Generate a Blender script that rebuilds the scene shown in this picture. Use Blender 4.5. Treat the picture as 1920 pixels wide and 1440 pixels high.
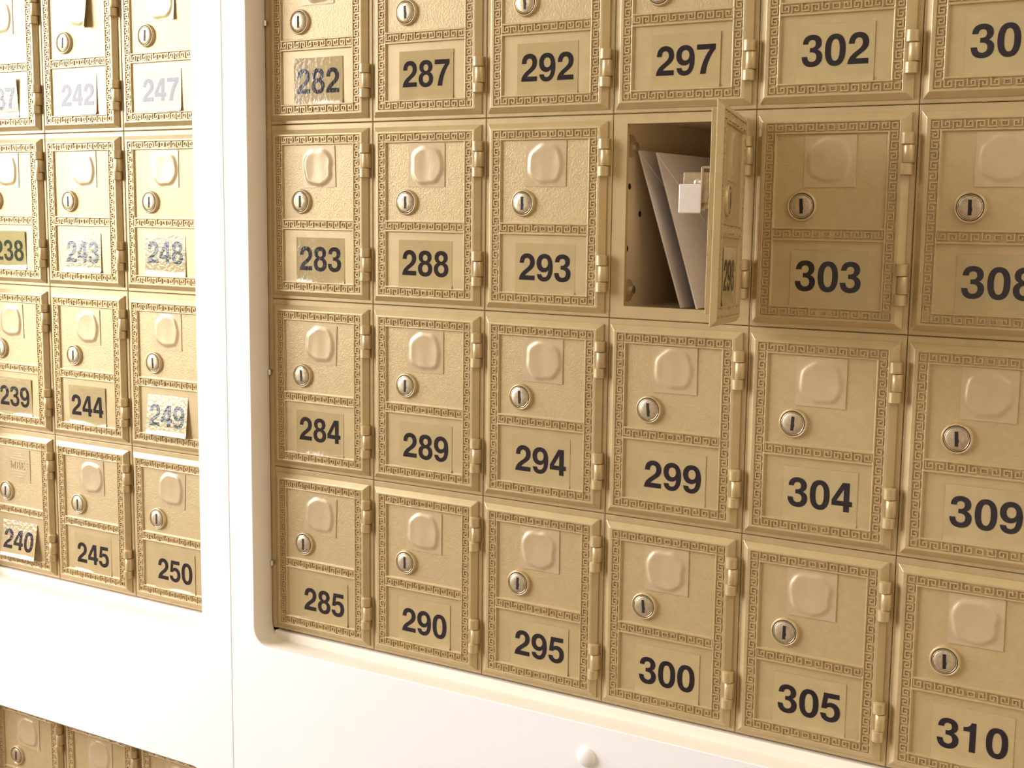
import bpy, bmesh, math, random
from mathutils import Vector, Matrix

for o in list(bpy.data.objects):
    bpy.data.objects.remove(o)
scene = bpy.context.scene
COL = scene.collection
random.seed(7)

# ---------------------------------------------------------------- camera
# wall coordinates are millimetres: x right, y into the wall, d downwards
MM = 0.001
Z0 = 1.65                      # height of d = 0 above the floor
W, H = 100.0, 135.42           # pitch of the mailboxes
YAW, PITCH, ROLL = -0.5470, -0.1311, 0.0117
CAM = Vector((0.70256, -0.78636, Z0 - 0.20058))
fw = Vector((math.sin(YAW) * math.cos(PITCH), math.cos(YAW) * math.cos(PITCH), math.sin(PITCH)))
rt = Vector((math.cos(YAW), -math.sin(YAW), 0))
up = rt.cross(fw)
r2 = rt * math.cos(ROLL) + up * math.sin(ROLL)
u2 = -rt * math.sin(ROLL) + up * math.cos(ROLL)
cam_data = bpy.data.cameras.new('camera')
cam_data.sensor_fit = 'HORIZONTAL'
cam_data.sensor_width = 36.0
cam_data.lens = 2445.95 / 1920 * 36.0
cam_data.clip_start = 0.01
cam = bpy.data.objects.new('camera', cam_data)
COL.objects.link(cam)
cam.matrix_world = Matrix((
    (r2.x, u2.x, -fw.x, CAM.x), (r2.y, u2.y, -fw.y, CAM.y), (r2.z, u2.z, -fw.z, CAM.z), (0, 0, 0, 1)))
scene.camera = cam

# ---------------------------------------------------------------- sky, lamps, exposure
world = bpy.data.worlds.new('overcast_sky')
scene.world = world
world.use_nodes = True
bg = world.node_tree.nodes['Background']
bg.inputs['Color'].default_value = (1.0, 0.97, 1.02, 1)
bg.inputs['Strength'].default_value = 27.0

# room shell extents (metres)
RX0, RX1, RY0, RY1, RZ1 = -1.05, 2.60, -3.20, 0.26, 2.70
# window in the left wall
WY0, WY1, WZ0, WZ1 = -1.32, -0.12, 1.10, 2.55


def area_light(name, loc, rot, sx, sy, power, color):
    ld = bpy.data.lights.new(name, 'AREA')
    ld.shape = 'RECTANGLE'
    ld.size, ld.size_y = sx, sy
    ld.energy = power
    ld.color = color
    o = bpy.data.objects.new(name, ld)
    o.location = loc
    o.rotation_euler = rot
    COL.objects.link(o)
    return o


portal = area_light('window_daylight_portal', (RX0 + 0.03, (WY0 + WY1) / 2, (WZ0 + WZ1) / 2),
                    (0, -math.pi / 2, 0), WZ1 - WZ0, WY1 - WY0, 1.0, (1, 1, 1))
portal.data.cycles.is_portal = True
area_light('ceiling_lamp_light', (1.75, -0.75, RZ1 - 0.05), (0, 0, 0), 1.2, 0.6, 24.0, (1.0, 0.87, 0.68))
area_light('ceiling_lamp_light', (1.75, -2.3, RZ1 - 0.05), (0, 0, 0), 1.2, 0.6, 18.0, (1.0, 0.92, 0.80))

vs = scene.view_settings
vs.view_transform = 'Standard'
vs.look = 'None'
vs.exposure = -0.98
vs.gamma = 1.0
vs.use_curve_mapping = False


# ---------------------------------------------------------------- materials
def new_mat(name):
    m = bpy.data.materials.new(name)
    m.use_nodes = True
    nt = m.node_tree
    b = nt.nodes['Principled BSDF']
    return m, nt, b


def add_bump(nt, b, scale, strength, dist, world_space=False, detail=2.0):
    n = nt.nodes.new('ShaderNodeTexNoise')
    n.inputs['Scale'].default_value = scale
    n.inputs['Detail'].default_value = detail
    if world_space:
        g = nt.nodes.new('ShaderNodeNewGeometry')
        nt.links.new(g.outputs['Position'], n.inputs['Vector'])
    else:
        t = nt.nodes.new('ShaderNodeTexCoord')
        nt.links.new(t.outputs['Object'], n.inputs['Vector'])
    bp = nt.nodes.new('ShaderNodeBump')
    bp.inputs['Strength'].default_value = strength
    bp.inputs['Distance'].default_value = dist
    nt.links.new(n.outputs['Fac'], bp.inputs['Height'])
    nt.links.new(bp.outputs['Normal'], b.inputs['Normal'])
    return n


def paint(name, color, rough, metallic=0.0, spec=0.5, mottling=0.0, mott_scale=60, bump=None):
    m, nt, b = new_mat(name)
    b.inputs['Base Color'].default_value = (*color, 1)
    b.inputs['Roughness'].default_value = rough
    b.inputs['Metallic'].default_value = metallic
    b.inputs['Specular IOR Level'].default_value = spec
    if mottling:
        t = nt.nodes.new('ShaderNodeNewGeometry')
        n = nt.nodes.new('ShaderNodeTexNoise')
        n.inputs['Scale'].default_value = mott_scale
        n.inputs['Detail'].default_value = 3
        nt.links.new(t.outputs['Position'], n.inputs['Vector'])
        r = nt.nodes.new('ShaderNodeValToRGB')
        lo = [c * (1 - mottling) for c in color]
        hi = [min(1, c * (1 + mottling)) for c in color]
        r.color_ramp.elements[0].position = 0.3
        r.color_ramp.elements[1].position = 0.7
        r.color_ramp.elements[0].color = (*lo, 1)
        r.color_ramp.elements[1].color = (*hi, 1)
        nt.links.new(n.outputs['Fac'], r.inputs['Fac'])
        nt.links.new(r.outputs['Color'], b.inputs['Base Color'])
    if bump:
        add_bump(nt, b, *bump)
    return m


GOLD = (0.55, 0.415, 0.212)
M = {}
M['brass'] = paint('brass_paint', GOLD, 0.35, 0.28, 0.70, 0.05, 90, (1500, 0.12, 0.0004))
M['brass_grain'] = paint('brass_paint_grained', GOLD, 0.39, 0.28, 0.70, 0.04, 200, (1000, 0.30, 0.0006))
M['plate'] = paint('pale_gold_foil', (0.585, 0.45, 0.268), 0.30, 0.2, 0.5, 0.04, 120, (160, 0.10, 0.0012))
M['film'] = paint('clear_label_film', (0.485, 0.375, 0.19), 0.07, 0.0, 0.55, 0.05, 70, (330, 0.22, 0.0005, True))
M['ink'] = paint('black_number_print', (0.022, 0.017, 0.022), 0.09, 0.0, 0.55, 0, 0, (330, 0.22, 0.0005, True))
M['lock'] = paint('worn_brass_lock', (0.60, 0.50, 0.34), 0.30, 0.75, 0.5, 0.10, 600)
M['plug'] = paint('nickel_lock_plug', (0.55, 0.45, 0.30), 0.40, 0.7, 0.5, 0.18, 500)
M['dark'] = paint('keyway_dark', (0.012, 0.006, 0.004), 0.6)
M['groove'] = paint('lock_groove_dark', (0.06, 0.035, 0.02), 0.5)
M['steel'] = paint('bright_steel', (0.80, 0.78, 0.78), 0.32, 1.0, 0.5, 0.03, 300)
M['bolt'] = paint('steel_bolt_gleam', (0.92, 0.87, 0.87), 0.42, 0.25, 0.6, 0.02, 300)  # white gleam on the steel put into a pale, barely metallic colour
M['sheet'] = paint('housing_sheet_paint', (0.74, 0.60, 0.40), 0.5, 0.1, 0.5, 0.04, 60)
M['paper'] = paint('envelope_paper', (0.88, 0.81, 0.80), 0.8, 0, 0.2, 0.02, 150)
M['white'] = paint('white_wall_panel', (0.92, 0.915, 0.915), 0.55, 0, 0.35, 0.012, 9)
M['edge_shade'] = paint('white_edge_shade_tint', (0.87, 0.80, 0.69), 0.5, 0, 0.35, 0.015, 30)  # panel white with the shade of the edges put into the colour
M['cap'] = paint('white_plastic_cap', (0.88, 0.84, 0.80), 0.35)
M['backing'] = paint('dark_backing_board', (0.05, 0.04, 0.03), 0.8)
M['wallpaint'] = paint('warm_wall_paint', (0.76, 0.70, 0.62), 0.8, 0, 0.3, 0.02, 4)
M['ceilpaint'] = paint('ceiling_paint', (0.75, 0.70, 0.60), 0.9, 0, 0.2, 0.02, 4)
M['floor'] = paint('tan_floor', (0.40, 0.30, 0.20), 0.5, 0, 0.4, 0.08, 12)
M['lawn'] = paint('lawn_green', (0.17, 0.20, 0.07), 0.9, 0, 0.2, 0.3, 1.5)
M['hedge'] = paint('hedge_green', (0.10, 0.17, 0.03), 0.9, 0, 0.2, 0.4, 5)
M['frame_metal'] = paint('window_frame_metal', (0.45, 0.43, 0.40), 0.4, 0.6)

gm = bpy.data.materials.new('window_glass')
gm.use_nodes = True
nt = gm.node_tree
nt.nodes.clear()
go = nt.nodes.new('ShaderNodeOutputMaterial')
gt = nt.nodes.new('ShaderNodeBsdfTransparent')
gg = nt.nodes.new('ShaderNodeBsdfGlossy')
gg.inputs['Roughness'].default_value = 0.02
gx = nt.nodes.new('ShaderNodeMixShader')
gx.inputs[0].default_value = 0.06
nt.links.new(gt.outputs[0], gx.inputs[1])
nt.links.new(gg.outputs[0], gx.inputs[2])
nt.links.new(gx.outputs[0], go.inputs['Surface'])
M['glass'] = gm


# ---------------------------------------------------------------- mesh helpers (mm, d down)
def P(x, y, d):
    return Vector((x * MM, y * MM, -d * MM))


class MB:
    def __init__(self):
        self.bm = bmesh.new()
        self.mi = 0

    def face(self, pts, mi=None):
        f = self.bm.faces.new([self.bm.verts.new(p) for p in pts])
        f.material_index = self.mi if mi is None else mi
        return f

    def box(self, x0, x1, y0, y1, d0, d1, mi=None):
        v = [P(x, y, d) for x in (x0, x1) for y in (y0, y1) for d in (d0, d1)]
        for q in ((0, 1, 3, 2), (4, 6, 7, 5), (0, 4, 5, 1), (2, 3, 7, 6), (0, 2, 6, 4), (1, 5, 7, 3)):
            self.face([v[i] for i in q], mi)

    def bar(self, x0, x1, d0, d1, yb, yt, ins):
        """raised ridge: rectangle on the plane y = yb, narrower top at yt, open at the back"""
        nv = self.bm.verts.new
        a = [nv(p) for p in (P(x0, yb, d0), P(x1, yb, d0), P(x1, yb, d1), P(x0, yb, d1))]
        b = [nv(p) for p in (P(x0 + ins, yt, d0 + ins), P(x1 - ins, yt, d0 + ins), P(x1 - ins, yt, d1 - ins), P(x0 + ins, yt, d1 - ins))]
        self.bm.faces.new(b)
        self.bm.faces.new(a)
        for i in range(4):
            j = (i + 1) % 4
            self.bm.faces.new([a[i], a[j], b[j], b[i]])

    def ring(self, o, yo, i, yi, mi=None):
        """o, i = (x0, d0, x1, d1)"""
        def c(r, y):
            return [P(r[0], y, r[1]), P(r[2], y, r[1]), P(r[2], y, r[3]), P(r[0], y, r[3])]
        A, B = c(o, yo), c(i, yi)
        for k in range(4):
            j = (k + 1) % 4
            self.face([A[k], A[j], B[j], B[k]], mi)

    def lathe_y(self, cx, cd, prof, n=28, mi=None):
        """profile of (radius, y) turned about an axis along y through (cx, cd)"""
        rings = []
        for r, y in prof:
            if r <= 1e-6:
                rings.append([self.bm.verts.new(P(cx, y, cd))])
            else:
                rings.append([self.bm.verts.new(P(cx + r * math.cos(2 * math.pi * k / n), y, cd + r * math.sin(2 * math.pi * k / n))) for k in range(n)])
        self._skin(rings, n, mi)

    def lathe_z(self, cx, cy, prof, n=20, mi=None):
        rings = []
        for r, d in prof:
            if r <= 1e-6:
                rings.append([self.bm.verts.new(P(cx, cy, d))])
            else:
                rings.append([self.bm.verts.new(P(cx + r * math.cos(2 * math.pi * k / n), cy + r * math.sin(2 * math.pi * k / n), d)) for k in range(n)])
        self._skin(rings, n, mi)

    def _skin(self, rings, n, mi):
        for a, b in zip(rings, rings[1:]):
            for k in range(n):
                j = (k + 1) % n
                if len(a) == 1 and len(b) == 1:
                    continue
                if len(a) == 1:
                    q = [a[0], b[j], b[k]]
                elif len(b) == 1:
                    q = [a[k], a[j], b[0]]
                else:
                    q = [a[k], a[j], b[j], b[k]]
                f = self.bm.faces.new(q)
                f.material_index = self.mi if mi is None else mi

    def mesh(self, name, mats, smooth=None, weld=True, bevel=None):
        bm = self.bm
        if weld:
            bmesh.ops.remove_doubles(bm, verts=bm.verts, dist=1e-6)
        if bevel:
            bmesh.ops.dissolve_limit(bm, angle_limit=0.01, verts=bm.verts, edges=bm.edges, delimit={'MATERIAL'})
            es = [e for e in bm.edges if len(e.link_faces) == 2 and e.calc_face_angle(0) > 0.35]
            bmesh.ops.bevel(bm, geom=es, offset=bevel * MM, segments=2, profile=0.5, affect='EDGES', clamp_overlap=True)
        bmesh.ops.recalc_face_normals(bm, faces=bm.faces)
        me = bpy.data.meshes.new(name)
        bm.to_mesh(me)
        bm.free()
        for m in (mats if isinstance(mats, (list, tuple)) else [mats]):
            me.materials.append(m)
        if smooth is not None:
            me.polygons.foreach_set('use_smooth', [True] * len(me.polygons))
            me.set_sharp_from_angle(angle=math.radians(smooth))
        return me


def obj(name, me, parent=None, loc=None):
    o = bpy.data.objects.new(name, me)
    COL.objects.link(o)
    if parent is not None:
        o.parent = parent
    if loc is not None:
        o.location = loc
    return o


def tag(o, label=None, cat=None, group=None, kind=None):
    if label:
        o['label'] = label
    if cat:
        o['category'] = cat
    if group:
        o['group'] = group
    if kind:
        o['kind'] = kind
    return o


# ---------------------------------------------------------------- the room
LX = -364.17                   # left bank starts here (mm)
LD = 1.09                      # left bank sits this much lower (mm)
PT = 22.0                      # panel stands this far in front of the box fronts
SEAM = -29.5                   # joint between the two wall panels
ROW5 = 4 * H
R_OPEN = (-4.5, -3.0, 604.5, ROW5 + 8.5, 14.0)            # right opening x0 d0 x1 d1 radius
L_OPEN = (LX - 4.0, -3.0, -62.5, ROW5 + 8.5, 14.0)         # left opening
LOW_D = ROW5 + 127.5                                       # top of the lower bank
B_OPEN = (LX - 4.0, LOW_D + 2.0, -62.5, LOW_D + H + 9.0, 14.0)

TOPD = (Z0 - RZ1) * 1000      # ceiling and floor in d
BOTD = Z0 * 1000


def round_rect(x0, d0, x1, d1, r, n=6):
    pts = []
    for cx, cd, a0 in ((x1 - r, d0 + r, -90), (x1 - r, d1 - r, 0), (x0 + r, d1 - r, 90), (x0 + r, d0 + r, 180)):
        for k in range(n + 1):
            a = math.radians(a0 + 90 * k / n)
            pts.append((cx + r * math.cos(a), cd + r * math.sin(a)))
    return pts


def panel_mesh(name, x0, x1, opens):
    """sheet with rounded openings, extruded from the curve fill"""
    cu = bpy.data.curves.new(name, 'CURVE')
    cu.dimensions = '2D'
    cu.fill_mode = 'BOTH'
    loops = [[(x0, TOPD), (x1, TOPD), (x1, BOTD), (x0, BOTD)]] + [round_rect(*o) for o in opens]
    for lp in loops:
        s = cu.splines.new('POLY')
        s.points.add(len(lp) - 1)
        for p, (x, d) in zip(s.points, lp):
            p.co = (x * MM, -d * MM, 0, 1)
        s.use_cyclic_u = True
    cu.extrude = PT * MM / 2
    tmp = bpy.data.objects.new(name, cu)
    me = bpy.data.meshes.new_from_object(tmp)
    bpy.data.objects.remove(tmp)
    # curve plane (x, z) -> stand it up, front face at y = -PT
    me.transform(Matrix.Translation((0, -PT * MM / 2, 0)) @ Matrix.Rotation(math.pi / 2, 4, 'X'))
    bm = bmesh.new()
    bm.from_mesh(me)
    bmesh.ops.remove_doubles(bm, verts=bm.verts, dist=1e-6)
    es = [e for e in bm.edges if len(e.link_faces) == 2 and e.calc_face_angle(0) > 1.2]
    bmesh.ops.bevel(bm, geom=es, offset=0.6 * MM, segments=2, profile=0.5, affect='EDGES', clamp_overlap=True)
    bmesh.ops.recalc_face_normals(bm, faces=bm.faces)
    bm.to_mesh(me)
    bm.free()
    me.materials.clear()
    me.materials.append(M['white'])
    me.materials.append(M['edge_shade'])
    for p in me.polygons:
        p.material_index = 1 if abs(p.normal.y) < 0.6 else 0  # faces inside the openings take the shade-tinted white
    return me


wf = tag(bpy.data.objects.new('wall_front', None), 'white panelled wall with openings for the mailbox banks', kind='structure')
COL.objects.link(wf)
wf.location = (0, 0, Z0)
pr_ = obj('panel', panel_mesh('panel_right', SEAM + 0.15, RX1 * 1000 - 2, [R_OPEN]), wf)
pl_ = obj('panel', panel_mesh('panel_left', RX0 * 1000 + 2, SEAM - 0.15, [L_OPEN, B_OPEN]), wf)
# the shallow white ledges under the banks
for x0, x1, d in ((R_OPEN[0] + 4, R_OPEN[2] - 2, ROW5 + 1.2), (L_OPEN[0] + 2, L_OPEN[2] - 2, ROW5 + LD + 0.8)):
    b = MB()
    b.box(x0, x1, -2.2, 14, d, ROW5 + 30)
    obj('ledge', b.mesh('ledge', M['edge_shade'], bevel=0.8), wf)  # white ledge, its shade painted in as a creamier tint
# dark gold side flange of the right bank
b = MB()
b.box(R_OPEN[0] - 12, 0.0, 0.5, 14, 0, ROW5)
obj('flange', b.mesh('flange', M['brass']), wf)
# board closing the niche behind the boxes
b = MB()
b.box(RX0 * 1000, RX1 * 1000, 200, 215, TOPD, BOTD)
obj('backing_board', b.mesh('backing_board', M['backing']), wf)
# screw cap on the right panel and the small clip screws inside the left jamb
b = MB()
b.lathe_y(301.1, 574.0, [(7.0, -PT + 0.3), (7.0, -PT - 0.6), (6.6, -PT - 1.8), (5.4, -PT - 3.0), (3.2, -PT - 3.9), (0, -PT - 4.2)], 28)
obj('screw_cap', b.mesh('screw_cap', M['cap'], 50), pr_)
for dd in (58, 330, 487):
    b = MB()
    b.lathe_z(-2.9, -1.5, [(0, dd - 2.2), (1.5, dd - 2.0), (1.5, dd + 2.0), (0, dd + 2.2)], 12)
    obj('clip_screw', b.mesh('clip_screw', M['steel'], 40), pr_)


def slab(name, x0, x1, y0, y1, z0, z1, mat, label=None):
    b = MB()
    b.box(x0 * 1000, x1 * 1000, y0 * 1000, y1 * 1000, -z1 * 1000, -z0 * 1000)
    return tag(obj(name, b.mesh(name, mat)), label, kind='structure')


slab('floor', RX0, RX1, RY0, RY1, -0.05, 0, M['floor'], 'tan floor of the mail room')
slab('ceiling', RX0, RX1, RY0, RY1, RZ1, RZ1 + 0.05, M['ceilpaint'], 'pale ceiling of the mail room')
slab('wall_right', RX1, RX1 + 0.1, RY0, RY1, 0, RZ1, M['wallpaint'], 'warm beige wall at the right')
slab('wall_back', RX0, RX1, RY0 - 0.1, RY0, 0, RZ1, M['wallpaint'], 'warm beige wall facing the mailboxes')
b = MB()
k = 1000
for y0, y1, z0, z1 in ((RY0, WY0, 0, RZ1), (WY1, RY1, 0, RZ1), (WY0, WY1, 0, WZ0), (WY0, WY1, WZ1, RZ1)):
    b.box((RX0 - 0.1) * k, RX0 * k, y0 * k, y1 * k, -z1 * k, -z0 * k)
tag(obj('wall_left', b.mesh('wall_left', M['wallpaint'])), 'warm beige wall with the daylight window', kind='structure')
b = MB()
t = 0.04
for y0, y1, z0, z1 in ((WY0, WY0 + t, WZ0, WZ1), (WY1 - t, WY1, WZ0, WZ1), (WY0 + t, WY1 - t, WZ0, WZ0 + t), (WY0 + t, WY1 - t, WZ1 - t, WZ1)):
    b.box((RX0 - 0.08) * k, (RX0 - 0.02) * k, y0 * k, y1 * k, -z1 * k, -z0 * k)
win = tag(obj('window_1', b.mesh('window_frame', M['frame_metal'])), 'tall metal framed window beside the mailboxes', kind='structure')
b = MB()
b.box((RX0 - 0.053) * k, (RX0 - 0.047) * k, (WY0 + t) * k, (WY1 - t) * k, -(WZ1 - t) * k, -(WZ0 + t) * k)
obj('pane', b.mesh('pane', M['glass']), win)
slab('ground', -40, RX0 - 0.1, -30, 25, -0.30, -0.15, M['lawn'], 'green lawn outside the window')
b = MB()
random.seed(3)
x = -28000
for i in range(56):
    y0 = -28000 + i * 900
    h = random.uniform(700, 1300)
    b.lathe_z(-16000 + random.uniform(-900, 900), y0, [(0, -h), (random.uniform(500, 700), -h * 0.88), (random.uniform(800, 1000), -h * 0.5), (850, 100), (0, 150)], 10)
tag(obj('hedge', b.mesh('hedge', M['hedge'], 60)), 'green hedge along the far edge of the lawn', kind='structure')

# ---------------------------------------------------------------- mailbox parts (shared meshes, cell millimetres)
YR, YC, YPN = -4.0, -2.9, -2.6          # rim, channel floor and panel levels
ch = dict(x0=8.2, x1=90.4, xi0=13.7, xi1=84.9, d0=9.4, d1=127.5, di0=14.9, di1=122.0, m0=73.7, m1=79.3)
PX0, PX1 = 14.8, 83.8
PD0, PD1, PD2, PD3 = 16.0, 72.4, 80.7, 120.9
DOOR = (2.3, 4.6, 96.2, 132.2)
RIM = (5.8, 8.0, 92.7, 128.8)


def door_mesh():
    b = MB()
    xs = [RIM[0], ch['x0'], ch['xi0'], PX0, PX1, ch['xi1'], ch['x1'], RIM[2]]
    ds = [RIM[1], ch['d0'], ch['di0'], PD0, PD1, ch['m0'], ch['m1'], PD2, PD3, ch['di1'], ch['d1'], RIM[3]]

    def level(x, d):
        if x < ch['x0'] or x > ch['x1'] or d < ch['d0'] or d > ch['d1']:
            return YR, 0
        if x < ch['xi0'] or x > ch['xi1'] or d < ch['di0'] or d > ch['di1']:
            return YC, 0
        if x < PX0 or x > PX1:
            return YR, 0
        if PD0 < d < PD1:
            return YPN, 1
        if PD2 < d < PD3:
            return YPN, 2
        if ch['m0'] < d < ch['m1']:
            return YC, 0
        return YR, 0
    L = [[level((xs[i] + xs[i + 1]) / 2, (ds[j] + ds[j + 1]) / 2) for j in range(len(ds) - 1)] for i in range(len(xs) - 1)]
    for i in range(len(xs) - 1):
        for j in range(len(ds) - 1):
            y, mi = L[i][j]
            b.face([P(xs[i], y, ds[j]), P(xs[i + 1], y, ds[j]), P(xs[i + 1], y, ds[j + 1]), P(xs[i], y, ds[j + 1])], mi)
            if i + 1 < len(xs) - 1 and abs(L[i + 1][j][0] - y) > 1e-6:
                y2 = L[i + 1][j][0]
                b.face([P(xs[i + 1], y, ds[j]), P(xs[i + 1], y2, ds[j]), P(xs[i + 1], y2, ds[j + 1]), P(xs[i + 1], y, ds[j + 1])], 0)
            if j + 1 < len(ds) - 1 and abs(L[i][j + 1][0] - y) > 1e-6:
                y2 = L[i][j + 1][0]
                b.face([P(xs[i], y, ds[j + 1]), P(xs[i + 1], y, ds[j + 1]), P(xs[i + 1], y2, ds[j + 1]), P(xs[i], y2, ds[j + 1])], 0)
    b.ring(DOOR, -0.9, RIM, YR, 0)
    b.ring(DOOR, -0.9, DOOR, -0.15, 0)
    lip = (12.4, 8.2, 88.5, 125.2)
    b.ring(DOOR, -0.15, lip, -0.15, 0)
    b.ring(lip, -0.15, lip, 4.5, 0)
    lip2 = (14.5, 10.3, 86.4, 123.1)
    b.ring(lip, 4.5, lip2, 4.5, 0)
    b.ring(lip2, 4.5, lip2, 0.6, 0)
    b.face([P(lip2[0], 0.6, lip2[1]), P(lip2[2], 0.6, lip2[1]), P(lip2[2], 0.6, lip2[3]), P(lip2[0], 0.6, lip2[3])], 0)
    return b.mesh('door', [M['brass'], M['brass_grain'], M['brass']], bevel=0.35)


def frame_mesh():
    b = MB()
    o = (0.22, 0.22, W - 0.22, H - 0.22)
    o2 = (0.75, 0.75, W - 0.75, H - 0.75)
    op = (10.6, 6.6, 90.4, 126.9)
    b.ring(o, 14, o, 0.5)
    b.ring(o, 0.5, o2, 0)
    b.ring(o2, 0, op, 0)
    b.ring(op, 0, op, 3.2)
    b.ring(op, 3.2, o, 3.2)
    return b.mesh('frame', M['brass'])


RW = 0.52                                    # half width of a ridge


def key_unit(u0, flip, mirror, p=6.0, V=5.5):
    """bars of one hooked key between rails v = 0 and v = V"""
    s = p / 6.0
    path = [(0.6, -0.2), (0.6, 4.35), (4.55, 4.35), (4.55, 1.45), (2.55, 1.45), (2.55, 3.0)]
    out = []
    for (ua, va), (ub, vb) in zip(path, path[1:]):
        ua, ub = ua * s, ub * s
        if mirror:
            ua, ub = p - ua, p - ub
        if flip:
            va, vb = V - va, V - vb
        out.append((u0 + min(ua, ub) - RW, u0 + max(ua, ub) + RW, min(va, vb) - RW, max(va, vb) + RW))
    return out


def strip_bars(length, n, centre):
    bars = []
    if centre:
        half = n // 2
        p = length / (n + 0.0)
        for i in range(n):
            u0 = i * p
            if i == half:
                c = u0 + p / 2
                for r in ((c - 2.3, c + 2.3, 1.0, 1.9), (c - 2.3, c + 2.3, 3.7, 4.6), (c - 2.3, c - 1.4, 1.0, 4.6), (c + 1.4, c + 2.3, 1.0, 4.6), (c - 0.6, c + 0.5, 2.5, 3.3)):
                    bars.append(r)
            else:
                k_ = i if i < half else n - 1 - i
                bars += key_unit(u0, (k_ % 2 == 1), i > half, p)
    else:
        p = length / n
        for i in range(n):
            bars += key_unit(i * p, i % 2 == 1, False, p)
    return bars


def strip_mesh(name, length, n, centre, vertical, corners):
    b = MB()
    V = 5.5
    rects = strip_bars(length, n, centre)
    if corners:
        for c in (-V, length):
            for r in ((c + 0.7, c + 4.8, 0.7, 1.6), (c + 0.7, c + 4.8, 3.9, 4.8), (c + 0.7, c + 1.6, 0.7, 4.8), (c + 3.9, c + 4.8, 0.7, 4.8)):
                rects.append(r)
    for q, (ua, ub, va, vb) in enumerate(rects):
        va, vb = max(va, 0.0), min(vb, V)
        yt = YR + 0.02 + 0.012 * (q % 5)
        if vertical:
            b.bar(va, vb, ua, ub, YC + 0.05, yt, 0.16)
        else:
            b.bar(ua, ub, va, vb, YC + 0.05, yt, 0.16)
    return b.mesh(name, M['brass'], weld=False)


HL = ch['xi1'] - ch['xi0']
VL = ch['di1'] - ch['di0']
ME = {}
ME['door'] = door_mesh()
ME['frame'] = frame_mesh()
ME['key_h'] = strip_mesh('greek_key_row', HL, 11, True, False, True)
ME['key_m'] = strip_mesh('greek_key_middle', PX1 - PX0, 11, True, False, False)
ME['key_v'] = strip_mesh('greek_key_column', VL, 18, False, True, False)
KEYS = [('key_h', (ch['xi0'], 0, ch['d0'])), ('key_h', (ch['xi0'], 0, ch['di1'])), ('key_m', (PX0, 0, ch['m0'])),
        ('key_v', (ch['x0'], 0, ch['di0'])), ('key_v', (ch['xi1'], 0, ch['di0']))]

LKX, LKD = 33.0, 59.3
b = MB()
b.lathe_y(0, 0, [(9.5, YPN + 0.3), (9.4, -3.6), (9.0, -4.5), (8.5, -4.75), (8.05, -4.6), (7.9, -4.2)], 36)
ME['lock_ring'] = b.mesh('lock_ring', M['brass'], 55)
b = MB()
b.lathe_y(0, 0, [(7.95, -4.2), (7.75, -3.6), (7.45, -3.6)], 36, 1)
b.lathe_y(0, 0, [(7.45, -3.6), (7.4, -4.6), (7.15, -4.7), (6.95, -4.6)], 36, 2)
b.lathe_y(0, 0, [(6.95, -4.6), (6.85, -4.0), (6.7, -4.0)], 36, 1)
b.lathe_y(0, 0, [(6.7, -4.0), (6.65, -4.6), (6.2, -4.85), (3.0, -4.9), (0, -4.9)], 36, 0)
ME['plug'] = b.mesh('lock_plug', [M['plug'], M['groove'], M['lock']], 40)
b = MB()
b.box(-1.05, 1.05, -4.95, -4.0, -4.5, 4.5)
b.box(-1.05, 1.35, -4.96, -4.0, 0.2, 2.2)
ME['keyway'] = b.mesh('keyway', M['dark'])


def hinge_meshes(lengths):
    l0, l1, l2 = lengths
    d1 = l0 + 0.25
    d2 = d1 + l1 + 0.25
    b = MB()                                    # middle barrel, fixed to the frame
    b.lathe_z(96.3, -3.6, [(0, d1), (3.0, d1), (3.2, d1 + 0.2), (3.2, d1 + l1 - 0.2), (3.0, d1 + l1), (0, d1 + l1)], 20)
    b.box(96.0, 99.4, -3.2, 0.05, d1 + 0.1, d1 + l1 - 0.1)
    mid = b.mesh('hinge_barrel', M['brass'], 45)
    ks = []
    for d0, ln in ((0, l0), (d2, l2)):
        b = MB()
        b.lathe_z(95.3, -3.9, [(0, d0), (3.2, d0), (3.75, d0 + 0.5), (3.75, d0 + ln - 0.5), (3.2, d0 + ln), (0, d0 + ln)], 20)
        b.box(91.4, 95.3, -5.2, -0.6, d0 + 0.6, d0 + ln - 0.6)
        ks.append(b.mesh('hinge_knuckle', M['brass'], 45))
    return mid, ks


ME['hinge'], ME['knuckles'] = hinge_meshes((7.3, 10.4, 7.0))
HINGES = (15.9, 93.0)

# ------------------------------------------------ name plates
PW, PH = 32.0, 31.0


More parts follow.
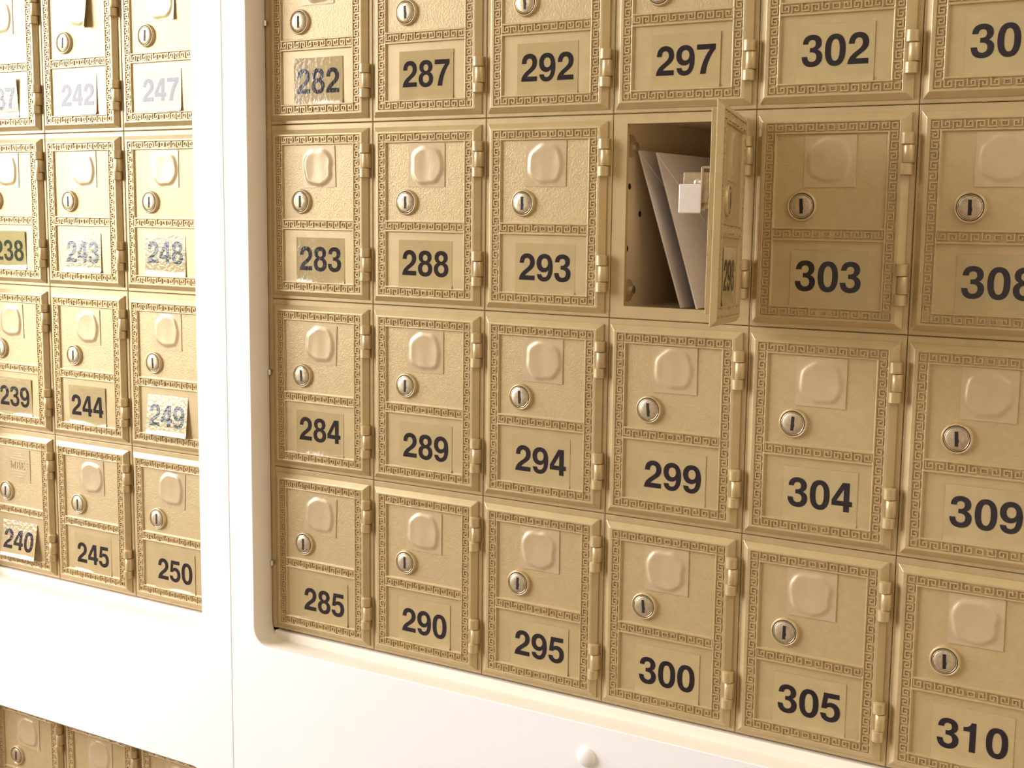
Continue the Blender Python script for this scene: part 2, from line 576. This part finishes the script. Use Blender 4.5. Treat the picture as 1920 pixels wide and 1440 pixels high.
def plate_mesh(name, seed, curl=0.0, dome=True, angle=0.0):
    rnd = random.Random(seed)
    b = MB()
    n = 30
    ex = rnd.uniform(2.2, 2.9)
    hh = rnd.uniform(0.75, 1.1)
    ph = rnd.uniform(0, 6.28)
    gx, gd = rnd.uniform(-0.8, 0.8), rnd.uniform(-0.6, 0.6)

    def pos(i, j):
        u, v = (i / n - 0.5) * PW, (j / n - 0.5) * PH
        y = -0.5
        if dome:
            a = math.atan2(v, u)
            r = (abs((u - gx) / 13.2) ** ex + abs((v - gd) / 13.0) ** ex) ** (1 / ex)
            r *= 1 + 0.025 * math.sin(3 * a + ph) + 0.02 * math.sin(7 * a + 2 * ph)
            t = min(1, max(0, (1.06 - r) / 0.17))
            bulge = t * t * (3 - 2 * t)
            y -= hh * bulge * (0.66 + 0.34 * min(1, r * r)) + 0.06 * math.sin(u * 0.45 + ph) * bulge
        x = u
        if curl:
            # the right side peels off the door, rolling towards the viewer
            s = u + 0.35 * v * 0.35 - (PW * (0.5 - curl))
            if s > 0:
                R = 9.0
                a = s / R
                x = u - s + R * math.sin(a)
                y -= R * (1 - math.cos(a))
        return P(x, y, v)
    vv = [[b.bm.verts.new(pos(i, j)) for j in range(n + 1)] for i in range(n + 1)]
    for i in range(n):
        for j in range(n):
            b.bm.faces.new([vv[i][j], vv[i + 1][j], vv[i + 1][j + 1], vv[i][j + 1]])
    # edges down to the door
    edge = [vv[i][0] for i in range(n + 1)] + [vv[n][j] for j in range(1, n + 1)] + [vv[i][n] for i in range(n - 1, -1, -1)] + [vv[0][j] for j in range(n - 1, 0, -1)]
    back = []
    for v in edge:
        back.append(b.bm.verts.new(v.co + Vector((0, 0.0002 if curl else 0.0005, 0))))
    for q in range(len(edge)):
        w = (q + 1) % len(edge)
        b.bm.faces.new([edge[q], edge[w], back[w], back[q]])
    me = b.mesh(name, M['plate'], 40, weld=False)
    return me


PLATES = [plate_mesh('nameplate', s) for s in range(6)]
PLATE_FLAT = plate_mesh('nameplate_flat', 50, dome=False)
PLATE_CURL = plate_mesh('nameplate_peeling', 51, curl=0.26)
PLATE_CURL2 = plate_mesh('nameplate_lifting', 52, curl=0.10)

# embossed emblem of the old name plate: ruled lines shaping a globe with three letters
b = MB()
YE0, YE1 = -0.45, -0.95


def rl(x0, x1, d0, d1):
    b.bar(x0, x1, d0, d1, YE0, YE1, 0.1)


for dd in (-11.0, -8.4, -5.6, 5.6, 8.4, 11.0):
    hw = math.sqrt(max(0, 12.6 ** 2 - dd ** 2))
    rl(-hw, hw, dd - 0.35, dd + 0.35)
for sx in (-1, 1):
    for dd in (-2.6, 0, 2.6):
        rl(sx * 12.0 - 0.6, sx * 12.0 + 0.6, dd - 0.35, dd + 0.35)
for x in (-10.2, -4.6):                         # M
    rl(x - 0.45, x + 0.45, -3.4, 3.4)
    rl(x - 1.0, x + 1.0, 2.9, 3.5)
rl(-11.0, -9.4, -3.5, -2.9)
rl(-5.4, -3.7, -3.5, -2.9)
for q in range(6):
    rl(-9.9 + q * 0.42 - 0.3, -9.9 + q * 0.42 + 0.3, -3.2 + q * 0.95, -1.9 + q * 0.95)
    rl(-4.9 - q * 0.42 - 0.3, -4.9 - q * 0.42 + 0.3, -3.2 + q * 0.95, -1.9 + q * 0.95)
rl(-1.9, -1.0, -3.4, 3.4)                       # B
for dd in (-3.2, 0, 3.2):
    rl(-2.5, 1.6, dd - 0.35, dd + 0.35)
rl(1.3, 2.1, -2.8, -0.4)
rl(1.6, 2.4, 0.4, 2.8)
rl(4.4, 5.3, -3.4, 3.4)                         # E
for dd in (-3.2, 0, 3.2):
    rl(3.8, 8.8 if dd else 7.4, dd - 0.35, dd + 0.35)
rl(8.3, 9.0, -3.4, -2.0)
rl(8.3, 9.0, 2.0, 3.4)
ME['emblem'] = b.mesh('emblem', M['plate'], weld=False)

# ------------------------------------------------ digits (outlines in units of 1/709 of the figure height)
ELL = 'ellipse'
DIG = {
    '0': [[(ELL, 276, 343, 246, 366, 2.35)], [(ELL, 276, 343, 104, 246, 2.4)]],
    '1': [[(352, 0), (212, 0), (212, 486), (66, 486), (66, 584), ((170, 586), (225, 630), (242, 709)), (352, 709)]],
    '2': [[(512, 125), (512, 0), (26, 0), ((30, 110), (85, 195), (215, 285)), ((330, 365), (368, 410), (368, 478)),
           ((368, 550), (332, 592), (274, 592)), ((212, 592), (180, 545), (178, 458)), (42, 458),
           ((44, 620), (128, 716), (278, 716)), ((422, 716), (512, 622), (512, 485)), ((512, 390), (466, 322), (370, 255)), ((290, 198), (240, 165), (216, 125))]],
    '3': [[(38, 500), ((44, 640), (130, 716), (266, 716)), ((406, 716), (494, 638), (494, 525)), ((494, 455), (462, 402), (402, 372)),
           ((478, 340), (518, 285), (518, 205)), ((518, 65), (416, -23), (266, -23)), ((115, -23), (26, 60), (22, 218)), (158, 218),
           ((162, 134), (200, 96), (268, 96)), ((336, 96), (376, 140), (376, 205)), ((376, 278), (330, 312), (248, 312)), (214, 312), (214, 414), (240, 414),
           ((316, 414), (352, 450), (352, 508)), ((352, 565), (320, 597), (268, 597)), ((204, 597), (174, 560), (172, 500))]],
    '4': [[(456, 263), (526, 263), (526, 142), (456, 142), (456, 0), (316, 0), (316, 142), (26, 142), (26, 275), (284, 709), (456, 709)],
          [(316, 263), (316, 545), (148, 263)]],
    '5': [[(488, 709), (100, 709), (44, 306), (172, 306), ((190, 344), (220, 362), (264, 362)), ((336, 362), (376, 310), (376, 228)),
           ((376, 145), (330, 96), (262, 96)), ((205, 96), (170, 126), (164, 184)), (24, 184), ((32, 55), (120, -23), (262, -23)),
           ((415, -23), (518, 80), (518, 238)), ((518, 385), (425, 478), (300, 478)), ((250, 478), (215, 465), (182, 440)), (204, 584), (488, 584)]],
    '7': [[(522, 709), (26, 709), (26, 582), (372, 582), ((250, 440), (148, 225), (124, 0)), (278, 0), ((286, 200), (382, 430), (522, 588))]],
    '8': [[(275, 716), ((412, 716), (498, 640), (498, 525)), ((498, 460), (466, 408), (406, 378)), ((482, 345), (522, 285), (522, 205)),
           ((522, 65), (426, -23), (275, -23)), ((124, -23), (28, 65), (28, 205)), ((28, 285), (68, 345), (144, 378)), ((84, 408), (52, 460), (52, 525)),
           ((52, 640), (138, 716), (275, 716))], [(ELL, 275, 508, 84, 90, 2.1)], [(ELL, 275, 204, 106, 112, 2.1)]],
    '9': [[(266, 716), ((430, 716), (522, 590), (522, 360)), ((522, 110), (420, -23), (256, -23)), ((128, -23), (48, 45), (38, 168)), (174, 168),
           ((184, 115), (210, 92), (256, 92)), ((338, 92), (382, 160), (386, 285)), ((350, 245), (305, 222), (245, 222)), ((115, 222), (24, 325), (24, 465)),
           ((24, 612), (120, 716), (266, 716))], [(ELL, 272, 468, 104, 126, 2.15)]],
}


def flatten(contour, n=9):
    if contour[0][0] == ELL:
        _, cx, cy, rx, ry, e = contour[0]
        out = []
        for k_ in range(40):
            a = 2 * math.pi * k_ / 40
            c, s = math.cos(a), math.sin(a)
            out.append((cx + rx * math.copysign(abs(c) ** (2 / e), c), cy + ry * math.copysign(abs(s) ** (2 / e), s)))
        return out
    out = [contour[0]]
    for seg in contour[1:]:
        if isinstance(seg[0], tuple):
            p0, (p1, p2, p3) = out[-1], seg
            for k_ in range(1, n + 1):
                t_ = k_ / n
                m_ = 1 - t_
                out.append(tuple(m_ ** 3 * p0[i] + 3 * m_ * m_ * t_ * p1[i] + 3 * m_ * t_ * t_ * p2[i] + t_ ** 3 * p3[i] for i in (0, 1)))
        else:
            out.append(seg)
    if abs(out[0][0] - out[-1][0]) + abs(out[0][1] - out[-1][1]) < 1e-6:
        out.pop()
    return out


DH = 18.3                                     # figure height in mm
ADV = 14.15


def digit_mesh(ch_):
    cu = bpy.data.curves.new('digit', 'CURVE')
    cu.dimensions = '2D'
    cu.fill_mode = 'BOTH'
    for c in DIG[ch_]:
        pts = flatten(c)
        s = cu.splines.new('POLY')
        s.points.add(len(pts) - 1)
        for p, (x, y) in zip(s.points, pts):
            p.co = ((x - 274) / 709 * DH * MM, (y - 346) / 709 * DH * MM, 0, 1)
        s.use_cyclic_u = True
    cu.extrude = 0.04 * MM
    tmp = bpy.data.objects.new('digit', cu)
    me = bpy.data.meshes.new_from_object(tmp)
    bpy.data.objects.remove(tmp)
    me.transform(Matrix.Rotation(math.pi / 2, 4, 'X'))
    me.materials.clear()
    me.materials.append(M['ink'])
    me.name = 'digit_' + ch_
    return me


DM = {c: digit_mesh(c) for c in DIG}


def film_mesh(seed):
    """thin clear label, its lower edge bent out over the lip of the panel"""
    rnd = random.Random(seed)
    b = MB()
    fw_, fh = 47.5, 34.4
    nx, nd = 10, 22
    a1, a2 = rnd.uniform(0, 6.28), rnd.uniform(0, 6.28)
    lift = rnd.uniform(0.5, 1.0)

    def pos(i, j):
        u = (i / nx - 0.5) * fw_
        v = -fh / 2 + 0.4 + fh * j / nd
        y = -0.10 - 0.02 * math.sin(u * 0.2 + a1)
        s = v - (fh / 2 - 2.4)
        if s > 0:
            y -= lift * (s / 2.4) ** 1.5 * (0.65 + 0.35 * math.sin(u * 0.12 + a2))
        return P(u, y, v)
    vv = [[b.bm.verts.new(pos(i, j)) for j in range(nd + 1)] for i in range(nx + 1)]
    for i in range(nx):
        for j in range(nd):
            b.bm.faces.new([vv[i][j], vv[i + 1][j], vv[i + 1][j + 1], vv[i][j + 1]])
    edge = [vv[i][0] for i in range(nx + 1)] + [vv[nx][j] for j in range(1, nd + 1)] + [vv[i][nd] for i in range(nx - 1, -1, -1)] + [vv[0][j] for j in range(nd - 1, 0, -1)]
    back = [b.bm.verts.new(v.co + Vector((0, 0.00009, 0))) for v in edge]
    for q in range(len(edge)):
        w = (q + 1) % len(edge)
        b.bm.faces.new([edge[q], edge[w], back[w], back[q]])
    return b.mesh('number_label', M['film'], 40, weld=False)


FILMS = [film_mesh(s) for s in range(5)]

# label centre of each number (cell millimetres)
TXT = {282: (50.6, 104.1), 287: (50.1, 102.9), 292: (50.4, 103.0), 297: (52.1, 103.5), 302: (49.3, 102.0), 307: (48.5, 101.7),
       283: (51.2, 102.9), 288: (49.8, 103.3), 293: (50.7, 103.1), 298: (50.5, 103.2), 303: (50.7, 102.2), 308: (50.8, 102.5), 284: (49.4, 101.4),
       289: (50.6, 104.1), 294: (49.5, 103.3), 299: (51.0, 103.2), 304: (51.5, 102.8), 309: (51.4, 102.4), 285: (52.6, 104.4), 290: (49.9, 104.3),
       295: (50.8, 103.6), 300: (50.9, 104.3), 305: (50.3, 103.5), 310: (51.3, 103.9), 237: (46.5, 103.9), 242: (48.0, 104.0), 247: (48.0, 103.4),
       238: (49.1, 104.2), 243: (47.8, 103.2), 248: (48.7, 101.2), 239: (49.8, 103.5), 244: (47.8, 104.3), 249: (47.8, 104.1), 240: (50.8, 104.4),
       245: (49.0, 104.4), 250: (51.9, 103.8)}
BADGE = {283: (50.5, 32.8), 288: (50.8, 32.4), 293: (50.4, 32.1), 303: (49.1, 32.5), 284: (50.7, 33.3), 289: (50.4, 32.6), 294: (50.4, 32.2),
         299: (50.6, 31.8), 304: (49.4, 32.1), 309: (49.4, 31.7), 285: (49.5, 34.0), 290: (49.6, 33.2), 295: (50.0, 32.1), 300: (48.7, 32.0),
         305: (49.2, 31.8), 310: (49.6, 31.9), 238: (50.5, 31.9), 243: (52.1, 31.9), 248: (50.2, 31.9), 239: (49.1, 33.4), 244: (51.0, 33.4),
         249: (49.5, 32.1), 240: (51.1, 33.0), 245: (50.2, 33.0), 250: (49.9, 31.9)}
TILT = {242: 1.5, 247: 1.5, 249: 6.0, 240: 9.5, 243: 0.8, 248: 0.8, 237: -4.0, 238: -2.0, 239: -1.5, 244: -1.0, 282: 0.5}
PTILT = {283: 1.5, 284: -2.0, 285: -2.5, 239: 1.0, 250: -2.5, 245: 1.0}


def mailbox(number, x, d, label, group):
    """one mailbox with its corner (left, top) at wall millimetres (x, d)"""
    rnd = random.Random(number or int(x))
    root = bpy.data.objects.new('mailbox', None)
    COL.objects.link(root)
    root.empty_display_size = 0.02
    root.location = (x * MM, 0, Z0 - d * MM)
    tag(root, label, 'mailbox', group)
    obj('frame', ME['frame'], root)
    moving = []
    door = obj('door', ME['door'], root)
    for key, (kx, ky, kd) in KEYS:
        obj('greek_key_strip', ME[key], door, P(kx, ky, kd))
    moving.append(door)
    lk = obj('lock', ME['lock_ring'], root, P(LKX + rnd.uniform(-0.3, 0.3), 0, LKD + rnd.uniform(-0.3, 0.3)))
    plug = obj('plug', ME['plug'], lk)
    kw = obj('keyway', ME['keyway'], lk)
    kw.rotation_euler = (0, math.radians(rnd.uniform(-5, 5)), 0)
    moving.append(lk)
    bx, bd = BADGE.get(number, (50.2, 32.3))
    pm = {240: PLATE_FLAT, 242: PLATE_CURL, 247: PLATE_CURL2}.get(number, PLATES[rnd.randrange(6)])
    np_ = obj('nameplate', pm, root, P(bx, YPN, bd))
    np_.rotation_euler = (0, math.radians(-PTILT.get(number, rnd.uniform(-0.5, 0.5))), 0)
    if number == 240:
        obj('emblem', ME['emblem'], np_)
        tag(np_, 'name plate embossed with three letters and ruled lines')
    if number == 242:
        tag(np_, 'pale name plate peeling off at its right side')
    moving.append(np_)
    if number:
        tx, td = TXT[number]
        fl = obj('number_label', FILMS[rnd.randrange(5)], root, P(tx, YPN, 103.3))
        tl = TILT.get(number, rnd.uniform(-0.5, 0.3))
        fl.rotation_euler = (math.radians(-tl), 0, math.radians(rnd.uniform(-0.4, 0.4)))
        fl.location.y -= (math.tan(math.radians(abs(tl))) * 17.4 + math.tan(abs(fl.rotation_euler.z)) * 24.0) * MM
        for q, c in enumerate(str(number)):
            obj('digit', DM[c], fl, P((q - 1) * ADV, -0.17, td - 103.3))
        moving.append(fl)
    else:
        pass
    for hd in HINGES:
        hg = obj('hinge', ME['hinge'], root, P(0, 0, hd))
        for me in ME['knuckles']:
            obj('knuckle', me, hg)
    return root, moving, lk


NOTE = {297: 'directly above the open door', 293: 'left of the open box', 303: 'shaded by the open door',
        299: 'directly under the open box', 242: 'its name plate peeling off', 240: 'with a lettered name plate'}
ROWS = ('top row', 'second row', 'third row', 'bottom row')
COLS = ('first', 'second', 'third', 'fourth', 'fifth', 'sixth')


def near(n):
    """what singles this box out, else its row and column"""
    if n in NOTE:
        return NOTE[n]
    b_, k_ = ('right', n - 282) if n >= 282 else ('left', n - 237)
    return '%s, %s column of the %s bank' % (ROWS[k_ % 5], COLS[k_ // 5], b_)


opened = None
for c in range(6):
    for r in range(4):
        n = 282 + 5 * c + r
        if n == 298:
            lab = 'gold mailbox numbered 298 with its door swung open and envelopes inside'
        else:
            lab = 'closed gold mailbox bearing %d, %s' % (n, near(n))
        res = mailbox(n, c * W, r * H, lab, 'mailboxes of the right bank')
        if n == 298:
            opened = res
for c in range(3):
    for r in range(4):
        n = 237 + 5 * c + r
        mailbox(n, LX + c * W, r * H + LD, 'closed gold mailbox bearing %d, %s' % (n, near(n)), 'mailboxes of the left bank')
for c, w_ in enumerate(('leftmost, with its lock in view', 'second from the left', 'third, only its top edge in view')):
    mailbox(None, LX + c * W, LOW_D, 'gold mailbox in the lower bank, ' + w_, 'mailboxes of the lower bank')

# ---------------------------------------------------------------- the open mailbox 298
root, moving, lk = opened
HX, HY = 95.6, -3.8
T = Matrix.Translation((HX * MM, HY * MM, 0))
TD = Matrix.Translation((HX * MM, HY * MM, -0.068))
ROT = T @ Matrix.Rotation(math.radians(103.0), 4, 'Z') @ T.inverted() @ TD @ Matrix.Rotation(math.radians(2.2), 4, 'Y') @ TD.inverted()
for o in moving:
    base = Matrix.Translation(o.location) @ o.rotation_euler.to_matrix().to_4x4()
    m_ = ROT @ base
    o.location = m_.to_translation()
    o.rotation_euler = m_.to_euler()
# housing: sheet metal compartment behind the frame
b = MB()
x0, x1, d0, d1, yb = 2.2, 97.8, 2.6, 129.4, 165
b.face([P(x0, 3.2, d0), P(x0, yb, d0), P(x0, yb, d1), P(x0, 3.2, d1)])
b.face([P(x1, 3.2, d0), P(x1, yb, d0), P(x1, yb, d1), P(x1, 3.2, d1)])
b.face([P(x0, 3.2, d0), P(x1, 3.2, d0), P(x1, yb, d0), P(x0, yb, d0)])
b.face([P(x0, 3.2, d1), P(x1, 3.2, d1), P(x1, yb, d1), P(x0, yb, d1)])
b.face([P(x0, yb, d0), P(x1, yb, d0), P(x1, yb, d1), P(x0, yb, d1)])
hs = obj('housing', b.mesh('housing', M['sheet']), root)


def side_disc(name, y, d, r, x0, x1, mat, parent, n=20):
    """round boss on the left inner side, axis along x"""
    b = MB()
    ring0 = [b.bm.verts.new(P(x0, y + r * math.cos(2 * math.pi * q / n), d + r * math.sin(2 * math.pi * q / n))) for q in range(n)]
    ring1 = [b.bm.verts.new(P(x1 - 0.3, y + r * math.cos(2 * math.pi * q / n), d + r * math.sin(2 * math.pi * q / n))) for q in range(n)]
    ring2 = [b.bm.verts.new(P(x1, y + 0.8 * r * math.cos(2 * math.pi * q / n), d + 0.8 * r * math.sin(2 * math.pi * q / n))) for q in range(n)]
    cen = b.bm.verts.new(P(x1, y, d))
    b._skin([ring0, ring1, ring2, [cen]], n, 0)
    return obj(name, b.mesh(name, mat, 40), parent)


for dd in (20.0, 117.5):
    side_disc('mount_tab', 22.5, dd, 7.5, 2.2, 3.4, M['brass'], hs)
    side_disc('screw', 26.5, dd, 3.0, 3.4, 5.2, M['steel'], hs)
for yy, dd in ((39, 65.5), (22, 47.0), (20, 89.0)):
    side_disc('hole', yy, dd, 2.3, 2.25, 2.4, M['dark'], hs)

# latch on the inside of the open door: children of its lock
b = MB()
b.lathe_y(0, 0, [(0, 0.4), (5.2, 0.4), (5.2, 10.5), (4.8, 11.0), (0, 11.0)], 20)
obj('barrel', b.mesh('barrel', M['lock'], 40), lk)
b = MB()
b.box(-8.6, 7.0, 11.0, 12.2, -8.0, 6.0)
b.box(-9.8, -8.6, 6.5, 21.5, -15.5, 2.0)
b.box(-13.2, -12.0, 3.5, 4.7, -18.5, -5.0)
b.box(-13.2, -12.0, 4.7, 9.5, -18.5, -17.3)
b.box(-13.2, -12.0, 9.5, 10.7, -18.5, -4.0)
b.box(-12.0, -9.8, 9.5, 10.7, -14.0, -6.0)
obj('latch_bracket', b.mesh('latch_bracket', M['lock'], bevel=0.4), lk)
b = MB()
b.lathe_y(0, 0, [(0, -1.6), (1.2, -1.5), (2.2, -0.8), (2.4, 0), (0, 0)], 16)
b.bm.transform(Matrix.Translation(P(-9.8, 13.0, -9.5)) @ Matrix.Rotation(-math.pi / 2, 4, 'Z'))
obj('latch_screw', b.mesh('latch_screw', M['steel'], 50), lk)
# bright bolt plate, folded from a strip
b = MB()
b.box(-17.0, -15.9, 9.5, 22.5, -8.3, 8.3)
b.box(-15.9, -3.5, 21.1, 22.5, -8.3, 8.3)
tab = obj('latch_bolt', b.mesh('latch_bolt', M['bolt'], bevel=0.8), lk)
tag(tab, 'bright steel latch bolt')


# ---------------------------------------------------------------- envelopes
def envelope(label, ax, bx, ytop, d_top, d_bot, y0, length):
    """leaning envelope: near short edge from (ax, d_top) to (bx, d_bot), long side runs into the box"""
    o = bpy.data.objects.new('envelope', None)
    COL.objects.link(o)
    o.location = (bx * MM, (y0 + length / 2) * MM, Z0 - d_bot * MM)
    tag(o, label, 'envelope', 'envelopes in mailbox 298')
    vx, vd = ax - bx, d_top - d_bot          # up the near edge
    hgt = math.hypot(vx, vd)
    ux, ud = vx / hgt, vd / hgt
    nx_, nd_ = -ud, ux                        # normal towards the right

    def Q(s, t_, off):
        return P(ux * s + nx_ * off, t_ - length / 2, ud * s + nd_ * off)
    b = MB()
    th = 0.9

    def sheet(outline, o0, o1):
        f0 = [b.bm.verts.new(Q(s, t_, o0)) for s, t_ in outline]
        f1 = [b.bm.verts.new(Q(s, t_, o1)) for s, t_ in outline]
        b.bm.faces.new(f0)
        b.bm.faces.new(f1)
        for q in range(len(outline)):
            w = (q + 1) % len(outline)
            b.bm.faces.new([f0[q], f0[w], f1[w], f1[q]])
    sheet([(0, 0), (hgt, 0), (hgt, length), (0, length)], 0, th)
    obj('body', b.mesh('envelope_body', M['paper'], weld=False), o)
    b = MB()
    sheet([(hgt, 0.3), (hgt * 0.97, 1.5), (hgt * 0.50, length * 0.44), (hgt * 0.46, length * 0.5), (hgt * 0.50, length * 0.56), (hgt * 0.97, length - 1.5), (hgt, length - 0.3)], th, th + 0.45)
    obj('flap', b.mesh('envelope_flap', M['paper'], weld=False), o)
    return o


ex0 = 3 * W
envelope('white envelope leaning furthest left in the open mailbox', ex0 + 5.0, ex0 + 39.5, 0, H + 23.0, H + 128.6, 28, 134)
envelope('white envelope leaning in the open mailbox, nearer its door', ex0 + 18.3, ex0 + 51.0, 0, H + 24.5, H + 128.6, 28, 134)
